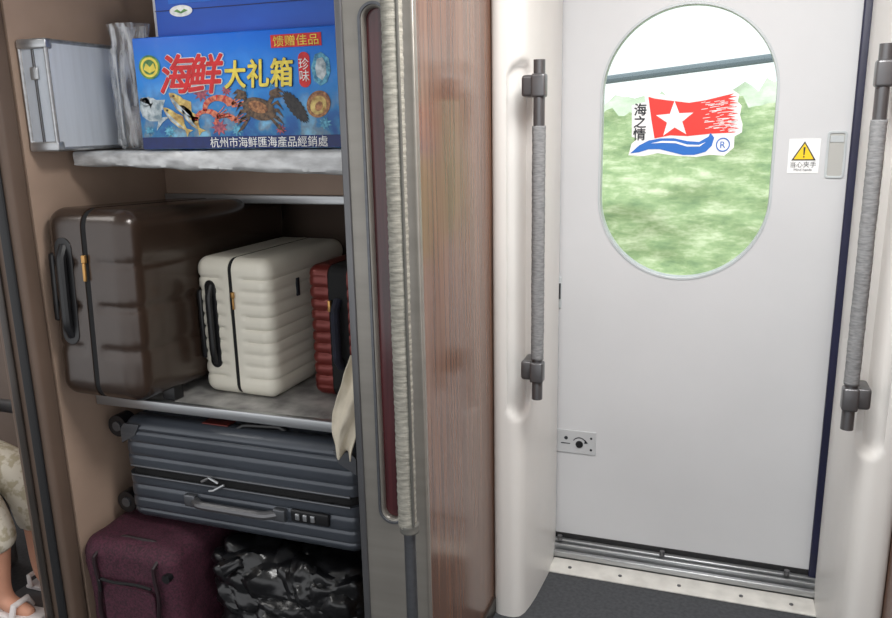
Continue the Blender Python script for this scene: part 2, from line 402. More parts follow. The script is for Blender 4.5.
for k in range(70):
    y=104+rs.random()*31; x0=702+rs.random()**.7*32; l_=min(3+rs.random()*8,738-x0)
    if l_<1.5: continue
    q=AA([(x0,y+.45),(x0+l_,y-.35),(x0+l_,y+.15),(x0,y+1.0)])
    bm.faces.new([bm.verts.new((x,-.0031-.00002*(k%5),z)) for x,z in q])
finish('brush_texture',bm_me(bm),M['paper'],fs,smooth=False)
wave=[(631,156),(640,148),(650,143),(662,141),(676,141),(690,144),(702,145),(711,140),(713,136),(717,141),(715,149),(709,155),(698,158),(686,158),(674,155),(662,152),(650,152),(640,155)]
finish('wave',plate([AA(wave)],-.0023,.0008),M['stblue'],fs,smooth=False)
crest=[(652,146),(664,143.5),(678,144),(690,147.5),(702,148),(709,145),(703,149.5),(690,149.5),(678,146),(664,145.5)]
finish('wave_crest',plate([AA(crest)],-.003,.0008),M['paper'],fs,smooth=False)
c_=lambda r:[(726+r*math.cos(t),148+r*math.sin(t)) for t in np.linspace(0,6.283,25)[:-1]]
finish('registered_ring',plate([AA(c_(7)),AA(c_(5.9))],-.003,.0008),M['stblue'],fs,smooth=False)
x_,z_=A(726,148)
finish('registered_letter',text('R',.026,x_,z_,-.0028),M['stblue'],fs,smooth=False)
x_,z_=A(640,124)
finish('lettering',text('海之情',.037,x_,z_,-.0026,vertical=True,grow=.0006),M['stdark'],fs,smooth=False)

# ---------------------------------------------------------------- handrails
def sleeve_mesh(z0,z1,r,amp,n=140,lean=0,seed=0,f2=330):
    pts=[(lean*(z1-z)/(z1-z0),0,z) for z in np.linspace(z0,z1,n)]
    def rf(t,a):
        z=z0+t*(z1-z0)
        f=noise.noise(Vector((math.cos(a)*1.3,math.sin(a)*1.3+seed,z*60)))
        g=noise.noise(Vector((math.cos(a)*.8,math.sin(a)*.8+seed,z*16)))
        return r*(1+amp*f+amp*1.2*g+amp*.5*math.sin(z*f2+2*math.sin(a)))
    return sweep(pts,r,24,rf)
hr=thing('grab_pole','full-height steel grab pole with grey fabric sleeve beside the luggage rack','handrail',(-.585,1.385,0))
finish('pole',sweep([(0,0,0.0),(0,0,.3),(0,0,2.2)],.0125,18),M['alu_dark'],hr)
finish('fabric_sleeve',sleeve_mesh(.592,2.1,.0196,.05,420,lean=-.004,f2=420),M['sleeve'],hr,angle=180)
finish('sleeve_hem',sleeve_mesh(.580,.598,.0204,.03,8,lean=0),M['hem'],hr,angle=180)
finish('foot_flange',sweep([(0,0,0),(0,0,.01),(0,0,.012)],.028,20),M['steel'],hr)
finish('sleeve_zipper',box(.013,.0175,-.016,-.010,.60,2.1,.001),M['hem'],hr)
finish('wall_bracket',sweep([(0,0,2.15),(0,.03,2.15),(0,.06,2.15)],.01,10),M['steel'],hr)
def short_rail(x,sx,lab):
    t=thing('handrail',lab,'handrail',(x,1.93,0),group='handrails beside the train door')
    finish('bar',sweep([(0,0,.70),(0,0,1.1),(0,0,1.56)],.0142,18),M['steel'],t)
    finish('fabric_sleeve',sleeve_mesh(.81,1.405,.0165,.035,120,seed=x),M['sleeve2'],t,angle=180)
    for z in (1.50,.775):
        finish('bracket',join_me([box(min(0,sx*-.045),max(0,sx*-.045),-.002,.075,z-.026,z+.026,.008),box(-.0175,.0175,-.0175,.0175,z-.028,z+.028,.006)]),M['steel'],t,label='dark metal bracket')
    return t
short_rail(-.436,1,'dark grey door handrail with fabric sleeve on white jamb')
short_rail(.304,-1,'dark grey door handrail with fabric sleeve near navy door seal')

# ---------------------------------------------------------------- luggage rack shelves
LIP=1.62
us=thing('luggage_shelf','pale luggage rack shelf wrapped in crinkled silver film','shelf',(-1.62,LIP,1.365))
finish('shelf_board',box(.03,.897,.02,.69,-.035,0,.004),M['shelf'],us)
def lipmesh():
    bm=bmesh.new(); nx=240; rows=[]
    prof=[(.03,.0),(.012,.0),(.003,-.003),(.0,-.010),(-.001,-.35),(-.001,-.55),(.0,-.75),(.001,-.88),(.010,-.97),(.03,-1.0)]
    for i in range(nx+1):
        x=.03+.867*i/nx; h=.038+.026*(i/nx)+.004*noise.noise(Vector((x*9,0,0)))
        row=[]
        for k,(dy,dz) in enumerate(prof):
            z=dz if k<4 else dz*h
            y=dy+(.005*noise.noise(Vector((x*16,z*60,3)))+.003*abs(noise.noise(Vector((x*36+z*120,z*80,8)))))*(1 if k>2 else .1)
            row.append(bm.verts.new((x,y,z+(.002*noise.noise(Vector((x*15,k,7))) if k>3 else 0))))
        rows.append(row)
    for i in range(nx):
        for k in range(len(prof)-1): bm.faces.new((rows[i][k],rows[i+1][k],rows[i+1][k+1],rows[i][k+1]))
    bm.faces.new(rows[0]); bm.faces.new(rows[-1][::-1])
    return bm_me(bm)
finish('front_lip',lipmesh(),M['film'],us,angle=60,label='crinkled silver film over front edge')
finish('rear_ledge',box(.005,.897,.37,.41,-.168,-.142,.003),M['alu'],us)
finish('rear_support',box(.005,.897,.38,.69,-.142,-.036,.002),M['tan'],us)
ls=thing('luggage_shelf','grey stone-patterned luggage rack shelf with metal front edge','shelf',(-1.62,LIP,.702))
finish('shelf_board',box(.005,.897,.012,.69,-.022,0,.003),M['shelf'],ls)
finish('front_lip',box(.005,.897,-.004,.014,-.028,.001,.004),M['alu'],ls)

# ---------------------------------------------------------------- suitcases
def case_parts(t,size,r,split,gap,mA,mB,disp,n=64,ziprel=.996):
    for sd,mm in ((-1,mA),(1,mB)):
        me=shell(size,r,split,sd,gap,n,disp)
        for v in me.vertices: v.co.z+=size[2]/2
        finish('shell',me,mm,t,angle=50)
    s2=[s*ziprel-.002 for s in size]; 
    me=shell(s2,r*.98,split,1,-gap-.001,max(24,n//2),None)
    bm=bmesh.new(); bm.from_mesh(me)
    co=[0,0,0]; co[split]=gap+.001; no=[0,0,0]; no[split]=-1
    bmesh.ops.bisect_plane(bm,geom=bm.verts[:]+bm.edges[:]+bm.faces[:],plane_co=co,plane_no=no,clear_inner=True)
    me=bm_me(bm)
    for v in me.vertices: v.co.z+=size[2]/2
    finish('zipper',me,M['zip'],t,angle=50)
YAW=math.radians(-2.5)
# big charcoal
sz=(.274,.70,.488)
c1=thing('suitcase','large charcoal hard-shell suitcase on its side on the middle shelf','suitcase',(-1.462,1.485+.35,.729),(math.radians(-2.4),0,math.radians(-2)))
case_parts(c1,sz,.046,0,.009,M['char'],M['char'],rib(2,.11,.006,0,.03,.244,4),n=72)
fy=-.35
finish('carry_handle',loop_handle((-.070,fy+.004,.165),(-.070,fy+.004,.395),(0,-.014,0),.0125),M['black'],c1)
finish('handle_recess',plate([stadium(-.070,.28,.026,.135)],fy-.002,.006,.001),M['black'],c1)
finish('foot_bar',box(-.128,-.110,fy+.002,fy+.04,.20,.375,.006),M['black'],c1)
finish('zipper_pull',box(-.006,.006,fy-.010,fy-.001,.355,.375,.002),M['gold'],c1)
finish('zipper_tag',box(-.004,.004,fy-.010,fy-.004,.31,.355,.0015),M['gold'],c1)
for s in (-1,1):
    finish('side_foot',box(s*.09-.02,s*.09+.02,-.20,-.16,-.033,.006,.004),M['black'],c1)
    finish('side_foot',box(s*.09-.02,s*.09+.02,.27,.31,-.012,.006,.004),M['black'],c1)
for s in (-1,1):
    for zz in (.07,.42): finish('wheel',sweep([(s*.085-.01,.365,zz),(s*.085,.365,zz),(s*.085+.01,.365,zz)],.024,16),M['black'],c1)
# white
sz=(.236,.42,.380)
c2=thing('suitcase','ivory ribbed hard-shell suitcase on its side between darker cases','suitcase',(-1.201,1.712+.21,.7035),(0,0,YAW))
case_parts(c2,sz,.034,0,.006,M['white'],M['white'],rib(2,.034,.006,0,.035,.190,2),n=84)
fy=-.21
finish('carry_handle',loop_handle((-.066,fy+.004,.09),(-.066,fy+.004,.305),(0,-.014,0),.0095),M['black'],c2)
finish('handle_recess',plate([stadium(-.066,.198,.016,.12)],fy-.002,.005,.001),M['black'],c2)
finish('foot_bar',box(-.112,-.098,fy-.002,fy+.03,.10,.29,.005),M['black'],c2)
finish('zipper_pull',box(.004,.013,fy-.009,fy-.001,.275,.292,.002),M['gold'],c2)
finish('zipper_tag',box(.006,.011,fy-.008,fy-.003,.245,.275,.0015),M['gold'],c2)
finish('badge',box(.116,.121,-.08,-.065,.26,.31,.002),M['stdark'],c2)
for s in (-1,1):
    for zz in (.06,.32): finish('wheel',sweep([(s*.07-.01,.222,zz),(s*.07,.222,zz),(s*.07+.01,.222,zz)],.02,16),M['black'],c2)
# red
sz=(.19,.36,.360)
c3=thing('suitcase','burgundy ribbed hard-shell suitcase with black zip beside the ivory one','suitcase',(-.922,1.775+.18,.7035),(0,0,YAW))
case_parts(c3,sz,.03,0,.028,M['red'],M['red'],rib(2,.03,.007,0,.025,.18,2),n=80)
finish('zipper_pull',box(-.026,-.018,-.19,-.18,.24,.27,.002),M['gold'],c3)
finish('carry_handle',loop_handle((.0,-.178,.09),(.0,-.178,.27),(0,-.02,0),.012),M['navycloth'],c3)
# low, lying flat
sz=(.720,.48,.300)
c4=thing('suitcase','slate grey ribbed suitcase lying flat under the middle shelf','suitcase',(-1.168,1.60+.24,.350),(0,0,0))
def rib4(q,d):
    w=max(0,min(1,(abs(q.z)-.022)/.01))
    if abs(d.y)>.5 or abs(d.x)>.5:
        s=abs(math.sin(math.pi*(abs(q.z)-.045)/.036)); return -.006*w*(1-s)**4*(1 if abs(q.z)<.125 else 0)
    s=abs(math.sin(math.pi*q.y/.06)); return -.004*w*(1-s)**3 if abs(d.z)>.5 else 0
case_parts(c4,sz,.036,2,.014,M['char2'],M['char2'],rib4,n=150,ziprel=.978)
fy=-.24
for zz in (.136,.164):
    finish('shell_rim',sweep([(-.335,fy-.0,zz),(0,fy-.0,zz),(.335,fy-.0,zz)],.0035,8),M['alu_dark'],c4,label='grey metal rim along the seam')
finish('carry_handle',loop_handle((-.14,fy+.003,.088),(.13,fy+.003,.088),(0,-.026,0),.012),M['steel'],c4,label='dark grey bar handle')
finish('handle_mount',box(-.16,-.125,fy-.014,fy+.004,.072,.106,.004),M['alu_dark'],c4)
finish('handle_mount',box(.115,.15,fy-.014,fy+.004,.072,.106,.004),M['alu_dark'],c4)
finish('combination_lock',box(.165,.275,fy-.008,fy+.004,.076,.110,.004),M['black'],c4)
for i in range(3): finish('lock_dial',box(.18+i*.022,.192+i*.022,fy-.012,fy-.007,.084,.102,.002),M['alu'],c4)
finish('zipper_pull',sweep([(-.10,fy-.008,.150),(-.07,fy-.015,.168),(-.045,fy-.012,.155)],.0035,8),M['alu'],c4)
finish('zipper_pull',sweep([(-.03,fy-.008,.150),(-.06,fy-.015,.133),(-.075,fy-.012,.129)],.0035,8),M['alu'],c4)
for sx in (-1,1):
    finish('corner_guard',plate([[(sx*.295,.285),(sx*.342,.285),(sx*.356,.270),(sx*.356,.229),(sx*.31,.254)]],fy-.002,.006,.001),M['alu_dark'],c4)
for yy in (-.20,.20):
    for zz in (.035,.265):
        w=finish('wheel',sweep([(-.385,yy-.022,zz),(-.385,yy-.018,zz),(-.385,yy+.018,zz),(-.385,yy+.022,zz)],.031,22),M['black'],c4)
        finish('hub',sweep([(-.385,yy-.026,zz),(-.385,yy-.024,zz),(-.385,yy-.020,zz)],.014,14),M['alu_dark'],w)
finish('top_strap',loop_handle((.0,-.205,.296),(.13,-.185,.296),(0,0,.010),.008),M['black'],c4)
finish('luggage_tag',box(-.11,-.03,-.21,-.17,.298,.302,.001),M['red'],c4,label='small red and cream luggage tag')

# maroon soft case
sz=(.315,.5,.33)
c5=thing('soft_suitcase','maroon fabric suitcase standing on the rack floor','suitcase',(-1.450,1.48+.25,.0))
def soft(q,d): return .008*noise.noise(q*6)+.004*noise.noise(q*18)-.006*max(0,1-abs(q.z)*12)
me=join_me([shell(sz,.045,2,-1,0,50,soft),shell(sz,.045,2,1,0,50,soft)])
for v in me.vertices: v.co.z+=.165+.008
finish('body',me,M['maroon'],c5,angle=80)
for x_ in (-.095,.10):
    pts=[(x_+.004*math.sin(i*.9),-.258+(.03 if i in (0,14) else 0),.03+.285*i/14) for i in range(15)]
    finish('piping',sweep(pts,.006,8),M['maroon_d'],c5)
pts=[(x,-.262,.235+.003*math.sin(x*40)) for x in np.linspace(-.08,.085,12)]
finish('pocket_zipper',sweep(pts,.004,8),M['zip'],c5)
finish('pocket_zipper_tag',box(-.085,-.078,-.270,-.264,.20,.236,.002),M['black'],c5)
finish('front_pocket',plate([rrect(0.003,.125,.082,.09,.02)],-.258,.012,.004),M['maroon'],c5)
finish('carry_handle',loop_handle((-.06,-.2,.325),(.08,-.2,.325),(0,0,.010),.006),M['maroon_d'],c5)
finish('side_stud',sweep([(.132,-.258,.27),(.132,-.25,.27),(.132,-.24,.27)],.012,14),M['black'],c5)
for xx in (-.12,.12):
    finish('foot',box(xx-.02,xx+.02,-.22,-.18,-.0,.02,.003),M['black'],c5)

# black bag
tb=thing('trash_bag','crumpled shiny black plastic bag stuffed on the rack floor','bag',(-1.015,1.76,.0))
bm=bmesh.new(); bmesh.ops.create_icosphere(bm,subdivisions=6,radius=1)
for v in bm.verts:
    n=v.co.normalized()
    k=(abs(n.x)**5+abs(n.y)**5+abs(n.z)**5)**(-.2); p=Vector((n.x*k*.250,n.y*k*.225,n.z*k*.160))
    q=p+Vector((noise.noise(p*8),noise.noise(p*8+Vector((9,0,0))),noise.noise(p*8+Vector((0,9,0)))))*.05
    dd,_=noise.voronoi(Vector((q.x*12,q.y*12,q.z*16)))
    d2,_=noise.voronoi(q*32)
    p+=n*(.024*min(1,(dd[1]-dd[0])*1.6)-.018+.006*min(1,(d2[1]-d2[0])*1.5)+.012*noise.noise(p*5))
    p.z=max(p.z,-.17); p.x=max(-.27,min(.265,p.x)); p.z=min(p.z,.172)
    v.co=p+Vector((0,0,.17))
finish('bag_body',bm_me(bm),M['trash'],tb,angle=38)
finish('bag_neck',sweep([(-.12,-.17,.28),(-.14,-.20,.300),(-.17,-.225,.285)],.02,16,rf=lambda t,a:.012+.014*abs(t-.4)+.004*math.sin(5*a)),M['trash'],tb,angle=180)

# ---------------------------------------------------------------- top shelf things
TZ=1.3675
ac=thing('aluminium_case','silver aluminium tool case standing on edge on the top shelf','case',(-1.571,1.635,TZ-.001))
finish('body',box(-.040,.040,-.115,.115,.004,.262,.003),mat('case_panel',(200,206,214),.4,0,.04,(4,60,4)),ac)
for x in (-.041,.041):
    for z in (.007,.259): finish('edge_frame',sweep([(x*.97,-.116,z),(x*.97,0,z),(x*.97,.116,z)],.005,8),M['alu'],ac)
    for y in (-.115,.115): finish('edge_frame',sweep([(x*.97,y,.004),(x*.97,y,.13),(x*.97,y,.262)],.005,8),M['alu'],ac)
for y in (-.115,.115):
    for z in (.007,.259): finish('edge_frame',sweep([(-.04,y,z),(0,y,z),(.04,y,z)],.005,8),M['alu'],ac)
for y in (-.109,.109):
    for z in (.0135,.2525): 
        finish('corner_cap',box(-.045,.045,y-.012,y+.012,z-.012,z+.012,.005),M['alu'],ac)
finish('seam',box(-.003,.003,-.119,-.114,.02,.24,.001),M['steel'],ac)
finish('latch',box(-.012,.012,-.122,-.115,.17,.20,.003),M['alu'],ac)
pb=thing('plastic_bag','crumpled translucent white plastic bag wedged beside the gift box','bag',(-1.440,1.70,TZ))
def bagmesh():
    bm=bmesh.new(); rows=[]; nz=70; ns=72
    for j in range(nz+1):
        t=j/nz; z=.305*t; row=[]
        r=.050*(1-.06*math.sin(t*9))*(1 if t<.72 else 1-.14*math.sin((t-.72)/.16*math.pi/2) if t<.88 else .86+ (t-.88)*1.2)
        if t<.05: r*=.75+t*5
        for i in range(ns):
            a=2*math.pi*i/ns
            f=1+.16*noise.noise(Vector((math.cos(a)*2,math.sin(a)*2,z*10)))+.07*math.sin(9*a+z*12)+.10*abs(noise.noise(Vector((math.cos(a)*5+z*6,math.sin(a)*5,z*18))))
            row.append(bm.verts.new((r*f*1.05*math.cos(a)-.006+.01*t,r*f*math.sin(a)*.8,z)))
        rows.append(row)
    for j in range(nz):
        for i in range(ns): bm.faces.new((rows[j][i],rows[j][(i+1)%ns],rows[j+1][(i+1)%ns],rows[j+1][i]))
    bm.faces.new(rows[0][::-1]); return bm_me(bm)
finish('bag_film',bagmesh(),M['poly'],pb,angle=180)
finish('bag_contents',shell((.05,.045,.10),.022,0,1,-1,24,lambda q,d:.006*noise.noise(q*25)) ,mat('bag_contents',(170,160,156),.6,0,.2,(30,30,30)),pb,loc=(0,0,.056))
rt=thing('paper_tube','thin white tube standing behind the plastic bag','tube',(-1.425,1.80,TZ-.0015))
finish('tube',sweep([(0,0,0),(0,0,.2),(0,0,.5)],.009,12),M['paper'],rt)

# seafood gift box
BX0,BX1=-1.366,-.812
gb=thing('seafood_gift_box','blue printed seafood gift carton lying on the top shelf','box',(BX0,1.622,TZ))
W=BX1-BX0; H=.262
finish('carton',box(0,W,0,.34,0,H,.003),M['sea'],gb)
ax=W/208.; az=H/113.
def B(x,y): return ((x-136)*ax,(149.5-y)*az)
def BB(l): return [B(*p) for p in l]
def art(name,ols,m,lay=1): finish(name,plate([BB(o) for o in ols],-.0006*lay-.0006,.0006),M[m],gb,smooth=False)
def E(cx,cy,a,b,rot=0,n=26): return [(cx+a*math.cos(t)*math.cos(rot)-b*math.sin(t)*math.sin(rot),cy+a*math.cos(t)*math.sin(rot)+b*math.sin(t)*math.cos(rot)) for t in [2*math.pi*i/n for i in range(n)]]
art('printed_band',[[(137,149),(343,149),(343,137),(137,137)]],'p_navy')
finish('printed_lettering',text('杭州市海鲜匯海產品經銷處',.0258,*B(270,143),-.0020,sx=1.02),M['p_white'],gb,smooth=False)
def fish(cx,cy,l,h,rot,m):
    pts=[(-.5,.04),(-.42,-.2),(-.25,-.4),(-.05,-.48),(.15,-.38),(.34,-.1),(.5,-.42),(.46,0),(.5,.42),(.34,.1),(.15,.38),(-.1,.46),(-.3,.34),(-.45,.16)]
    T=lambda px,py:(cx+(px*l)*math.cos(rot)-(py*h)*math.sin(rot),cy+(px*l)*math.sin(rot)+(py*h)*math.cos(rot))
    art('printed_fish',[[T(*q) for q in pts]],m,2); art('printed_fin',[[T(-.15,-.42),(T(.05,-.72)),T(.2,-.34)]],m,1)
    art('printed_belly',[[T(-.4,.12),T(-.1,.1),T(.3,.04),T(.12,.3),(T(-.1,.38)),T(-.3,.28)]],'p_silver',3)
    ex,ey=T(-.36,-.06)
    art('printed_eye',[E(ex,ey,1.2,1.2)],'p_dark',4)
for (x,y,m,s) in ((206,94,'p_coral',8),(222,128,'p_coral',8),(240,131,'p_cyan',6),(168,131,'p_cyan',6),(284,131,'p_coral',5),(327,126,'p_cyan',6),(146,130,'p_cyan',5),(250,90,'p_cyan',4),(232,92,'p_coral',5),(276,88,'p_cyan',4)):
    o=[(x+s*(1 if i%2 else .5)*math.cos(i*math.pi/9)*(1+.3*random.random()),y+s*(1 if i%2 else .5)*math.sin(i*math.pi/9)*(1+.2*random.random())) for i in range(18)]
    art('printed_coral',[o],m,1)
fish(151,110,34,26,.85,'p_silver'); fish(145,101,15,10,.5,'p_silver')
fish(185,107,40,14,.85,'p_gold'); fish(177,120,38,11,.8,'p_gold'); fish(193,119,36,11,.95,'p_gold')
for cx,cy,s in ((222,110,1.45),(209,120,1.1),(228,124,1.0)):
    o=[];i_=[]
    for k in range(13):
        a=math.pi*.95*k/12+.3; rr=(12-k*.25)*s
        o.append((cx+rr*math.cos(a)*1.2,cy-rr*math.sin(a)*.9)); i_.append((cx+(rr-(6-k*.3)*s)*math.cos(a)*1.2,cy-(rr-(6-k*.3)*s)*math.sin(a)*.9))
    art('printed_shrimp',[o+i_[::-1]],'p_pink',2)
    for k in range(3,12,2):
        a=math.pi*.95*k/12+.3; rr=(12-k*.25)*s; r2=rr-(6-k*.3)*s
        art('printed_shrimp_band',[[(cx+rr*math.cos(a)*1.2,cy-rr*math.sin(a)*.9),(cx+rr*math.cos(a+.09)*1.2,cy-rr*math.sin(a+.09)*.9),(cx+r2*math.cos(a+.05)*1.2,cy-r2*math.sin(a+.05)*.9)]],'p_red',3)
    for k in range(4):
        art('printed_feeler',[[(cx+10*s,cy-4*s+k),(cx+(18+2*k)*s,cy-(12-3*k)*s),(cx+(18+2*k)*s,cy-(11-3*k)*s),(cx+10*s,cy-3*s+k)]],'p_pink',2)
CX,CY=264,111
art('printed_crab',[E(CX,CY,17,10.5,.35)],'p_crab',3)
art('printed_crab_shell',[E(CX-1,CY-2,10,5.5,.35)],'p_brown',4)
for sx in (-1,1):
    for k in range(4):
        x0,y0=CX+sx*10,CY-3+k*3; x1,y1=CX+sx*19,CY-8+k*8; x2,y2=CX+sx*24,CY+2+k*7
        art('printed_leg',[[(x0,y0),(x1,y1),(x2,y2),(x1-sx*1.5,y1+3.4),(x0,y0+3.2)]],'p_crab',2)
    art('printed_claw',[[(CX+sx*12,CY-17),(CX+sx*20,CY-20),(CX+sx*26,CY-15),(CX+sx*20,CY-15.5),(CX+sx*25,CY-11),(CX+sx*17,CY-10),(CX+sx*11,CY-13)]],'p_crab',4)
    art('printed_arm',[[(CX+sx*8,CY-6),(CX+sx*14,CY-15),(CX+sx*17,CY-12),(CX+sx*11,CY-3)]],'p_crab',2)
o=[]
for k in range(44):
    t=2*math.pi*k/44; s=1.0 if k%2 else .84
    x,y=19*s*math.cos(t),7*s*math.sin(t); o.append((300+x*math.cos(.95)-y*math.sin(.95),110+x*math.sin(.95)+y*math.cos(.95)))
art('printed_sea_cucumber',[o],'p_dark',3)
art('printed_abalone',[E(322,108,11,13,.4)],'p_brown',2); art('printed_abalone_flesh',[E(322,109,7.5,9,.4)],'p_gold',3); art('printed_abalone_heart',[E(322.5,110,3.4,4.8,.4)],'p_brown',4)
art('printed_oyster',[[(321,62),(327,60),(334,66),(335,78),(331,88),(325,91),(319,86),(317,74)]],'p_cyan',2)
art('printed_oyster_flesh',[[(323,66),(328,65),(331,71),(331,80),(327,86),(322,82),(321,74)]],'p_silver',3)
art('printed_emblem',[E(153,66,11.5,12)],'p_green',2); art('printed_emblem_ring',[E(153,66,9.5,10)],'p_yellow',3); art('printed_emblem_centre',[E(153,66,7,7.5)],'p_green',4); art('printed_emblem_wave',[[(147,68),(150,62),(154,66),(158,62),(160,69),(153,72)]],'p_yellow',5)
def title(ch,size,x,y,fill,edge,bold,sx=1,shear=0,th=.0008):
    cx,cz=B(x,y)
    finish('printed_title_edge',text(ch,size,cx,cz,-.0032,sx=sx,shear=shear,grow=bold,k=12),M[edge],gb,smooth=False)
    finish('printed_title',text(ch,size,cx,cz,-.0048,sx=sx,shear=shear,grow=th),M[fill],gb,smooth=False)
title('海',.094,183,74,'p_red','p_white',.0040,1.0,.26,.0022)
title('鲜',.094,213,75,'p_red','p_white',.0040,1.0,.26,.0022)
for ch,x in (('大',243),('礼',266),('箱',289)): title(ch,.065,x,77,'p_yellow','p_navy',.0026,.93,.08,.0016)
art('printed_badge',[[(280,42),(328,42),(328,54),(280,54)]],'p_red',2)
finish('printed_lettering',text('馈赠佳品',.0245,*B(304,48),-.0030,sx=1.2),M['p_yellow'],gb,smooth=False)
finish('printed_seal',plate([rrect(*B(310.5,75.5),.0145,.038,.0135)],-.0018,.0006),M['p_red'],gb,smooth=False)
finish('printed_lettering',text('珍味',.027,*B(310.5,75.5),-.0030,vertical=True),M['p_white'],gb,smooth=False)
tb2=thing('blue_carton','blue glossy cardboard carton stacked on the gift box','box',(-1.315,1.655,TZ+H+.0003))
finish('carton',box(0,.50,0,.28,0,.2,.003),M['bluebox'],tb2)
finish('lid_edge',box(.0,.50,-.0015,.0,.060,.062,0),M['p_navy'],tb2)
finish('lid_panel',box(.04,.47,-.001,.0,.075,.19,0),mat('carton_print',(30,110,214),.4,0,.1,(12,12,12)),tb2)
finish('printed_logo',plate([ell(.075,.058,.032,.013)],-.0022,.001),M['p_white'],tb2)
finish('printed_logo_wave',plate([[(.055,.058),(.065,.062),(.075,.056),(.085,.062),(.095,.058),(.075,.052)]],-.003,.001),M['p_green'],tb2)

# cream cloth draped on lip
cl=thing('cloth','cream cloth hanging over the shelf edge beside the burgundy suitcase','cloth',(-.815,1.575,.64))
bm=bmesh.new(); rows=[]
for j in range(41):
    t=j/40; z=.24*(1-t); w=.035+.045*math.sin(min(1,t*1.6)*math.pi/2)*(1-.75*max(0,t-.55)/.45)
    y=.05*(1-t)**2 -.02*math.sin(t*3)
    row=[]
    for i in range(25):
        s=i/24-.5
        row.append(bm.verts.new((s*w*1.0+.018*(1-t)-.008+ .01*math.sin(t*5), y-.008*math.sin(s*9+t*3)-.006*noise.noise(Vector((s*5,t*6,0))), z+.01*math.sin(s*9)*(t))))
    rows.append(row)
for j in range(40):
    for i in range(24): bm.faces.new((rows[j][i],rows[j][i+1],rows[j+1][i+1],rows[j+1][i]))
o=finish('fabric',bm_me(bm),M['cloth'],cl,angle=180)
md=o.modifiers.new('s','SOLIDIFY'); md.thickness=.003

# ---------------------------------------------------------------- seat and passenger beyond the rack
LIFT=.07
st=thing('train_seat','navy fabric train seat with grey shell','seat',(-2.29,1.56,0))
finish('seat_cushion',box(-.20,.20,-.24,.24,.20+LIFT,.272+LIFT,.03),M['seat'],st)
finish('backrest',box(-.30,-.165,-.24,.24,.27+LIFT,.95+LIFT,.045),M['seat'],st)
finish('base',box(-.16,.12,-.2,.2,0,.20+LIFT,.02),M['seatgrey'],st)
finish('armrest',box(-.15,.15,.25,.29,.44+LIFT,.48+LIFT,.015),M['seatgrey'],st)
finish('headrest',box(-.305,-.16,-.16,.16,.92+LIFT,1.10+LIFT,.045),M['shirt'],st)
fr=thing('footrest','low grey metal footrest in front of the train seat','footrest',(-1.86,1.52,0))
finish('tread',box(-.085,.10,-.16,.16,LIFT-.028,LIFT-.0005,.006),M['seatgrey'],fr)
for yy in (-.13,.13): finish('leg',box(-.05,.03,yy-.01,yy+.01,0,LIFT-.026,.002),M['steel'],fr)

pp=thing('person','seated person in beige floral shorts, pale shirt and white sandals','person',(-2.292,1.525,.335+LIFT),scale=.78)
def skinbody(name,verts,edges,radii,m,parent,sub=2,root=0):
    me=bpy.data.meshes.new(name); me.from_pydata(verts,edges,[]); o=bpy.data.objects.new(name,me); COL.objects.link(o)
    o.modifiers.new('sk','SKIN'); 
    sv=me.skin_vertices[0].data
    for i,r in enumerate(radii): sv[i].radius=(r,r) if not isinstance(r,tuple) else r; sv[i].use_root=(i==root)
    s=o.modifiers.new('su','SUBSURF'); s.levels=sub; s.render_levels=sub
    dg=bpy.context.evaluated_depsgraph_get(); dg.update()
    m2=bpy.data.meshes.new_from_object(o.evaluated_get(dg)); bpy.data.objects.remove(o)
    m2.materials.clear()
    return finish(name,m2,m,parent,angle=180)
V=[(0,0,.09),(0,0,.26),(0,0,.42),(0,0,.52),(.02,0,.60),(.03,0,.70),(.025,0,.78)]
Rr=[.13,.115,.125,.07,.052,.088,.07]
Ed=[(0,1),(1,2),(2,3),(3,4),(4,5),(5,6)]
def add(pts,rad,par):
    for p,r in zip(pts,rad):
        V.append(p);Rr.append(r);Ed.append((par,len(V)-1));par=len(V)-1
    return par
for s in (-1,1):
    add([(.06,s*.09,.075),(.28,s*.10,.07),(.49,s*.095,.03),(.53,s*.09,-.13),(.515,s*.09,-.32),(.525,s*.09,-.385),(.60,s*.09,-.405),(.655,s*.09,-.41)],[.09,.082,.06,.052,.036,.036,.03,.02],0)
    w=add([(.0,s*.17,.47),(.0,s*.22,.29),(.10,s*.19,.19),(.16,s*.15,.175)],[.052,.042,.032,.024],2)
    for k,dy in enumerate((-.027,-.009,.009,.027)):
        add([(.20,s*.13+dy,.172),(.235,s*.13+dy,.168),(.26-.006*abs(k-1.5),s*.13+dy,.160)],[.010,.009,.008],w)
    add([(.175,s*.13-s*.035,.175),(.20,s*.13-s*.048,.17)],[.011,.009],w)
skinbody('body',V,Ed,Rr,M['skin'],pp)
skinbody('shirt',[(0,0,.10),(0,0,.26),(0,0,.42),(0,0,.50),(0,-.17,.47),(.01,-.21,.36),(0,.17,.47),(.01,.21,.36)],[(0,1),(1,2),(2,3),(2,4),(4,5),(2,6),(6,7)],[.15,.14,.148,.08,.072,.062,.072,.062],M['shirt'],pp)
skinbody('shorts',[(0,0,.07),(.08,-.09,.075),(.28,-.10,.065),(.47,-.098,.03),(.53,-.095,-.10),(.53,-.095,-.19),(.08,.09,.075),(.28,.10,.065),(.47,.098,.03),(.53,.095,-.10),(.53,.095,-.19)],[(0,1),(1,2),(2,3),(3,4),(4,5),(0,6),(6,7),(7,8),(8,9),(9,10)],[.15,.112,.10,.088,.08,.08,.112,.10,.088,.08,.08],M['shorts'],pp)
hd=shell((.17,.165,.14),.065,0,1,-1,24)
finish('hair',hd,M['hair'],pp,loc=(-.0,0,.775))
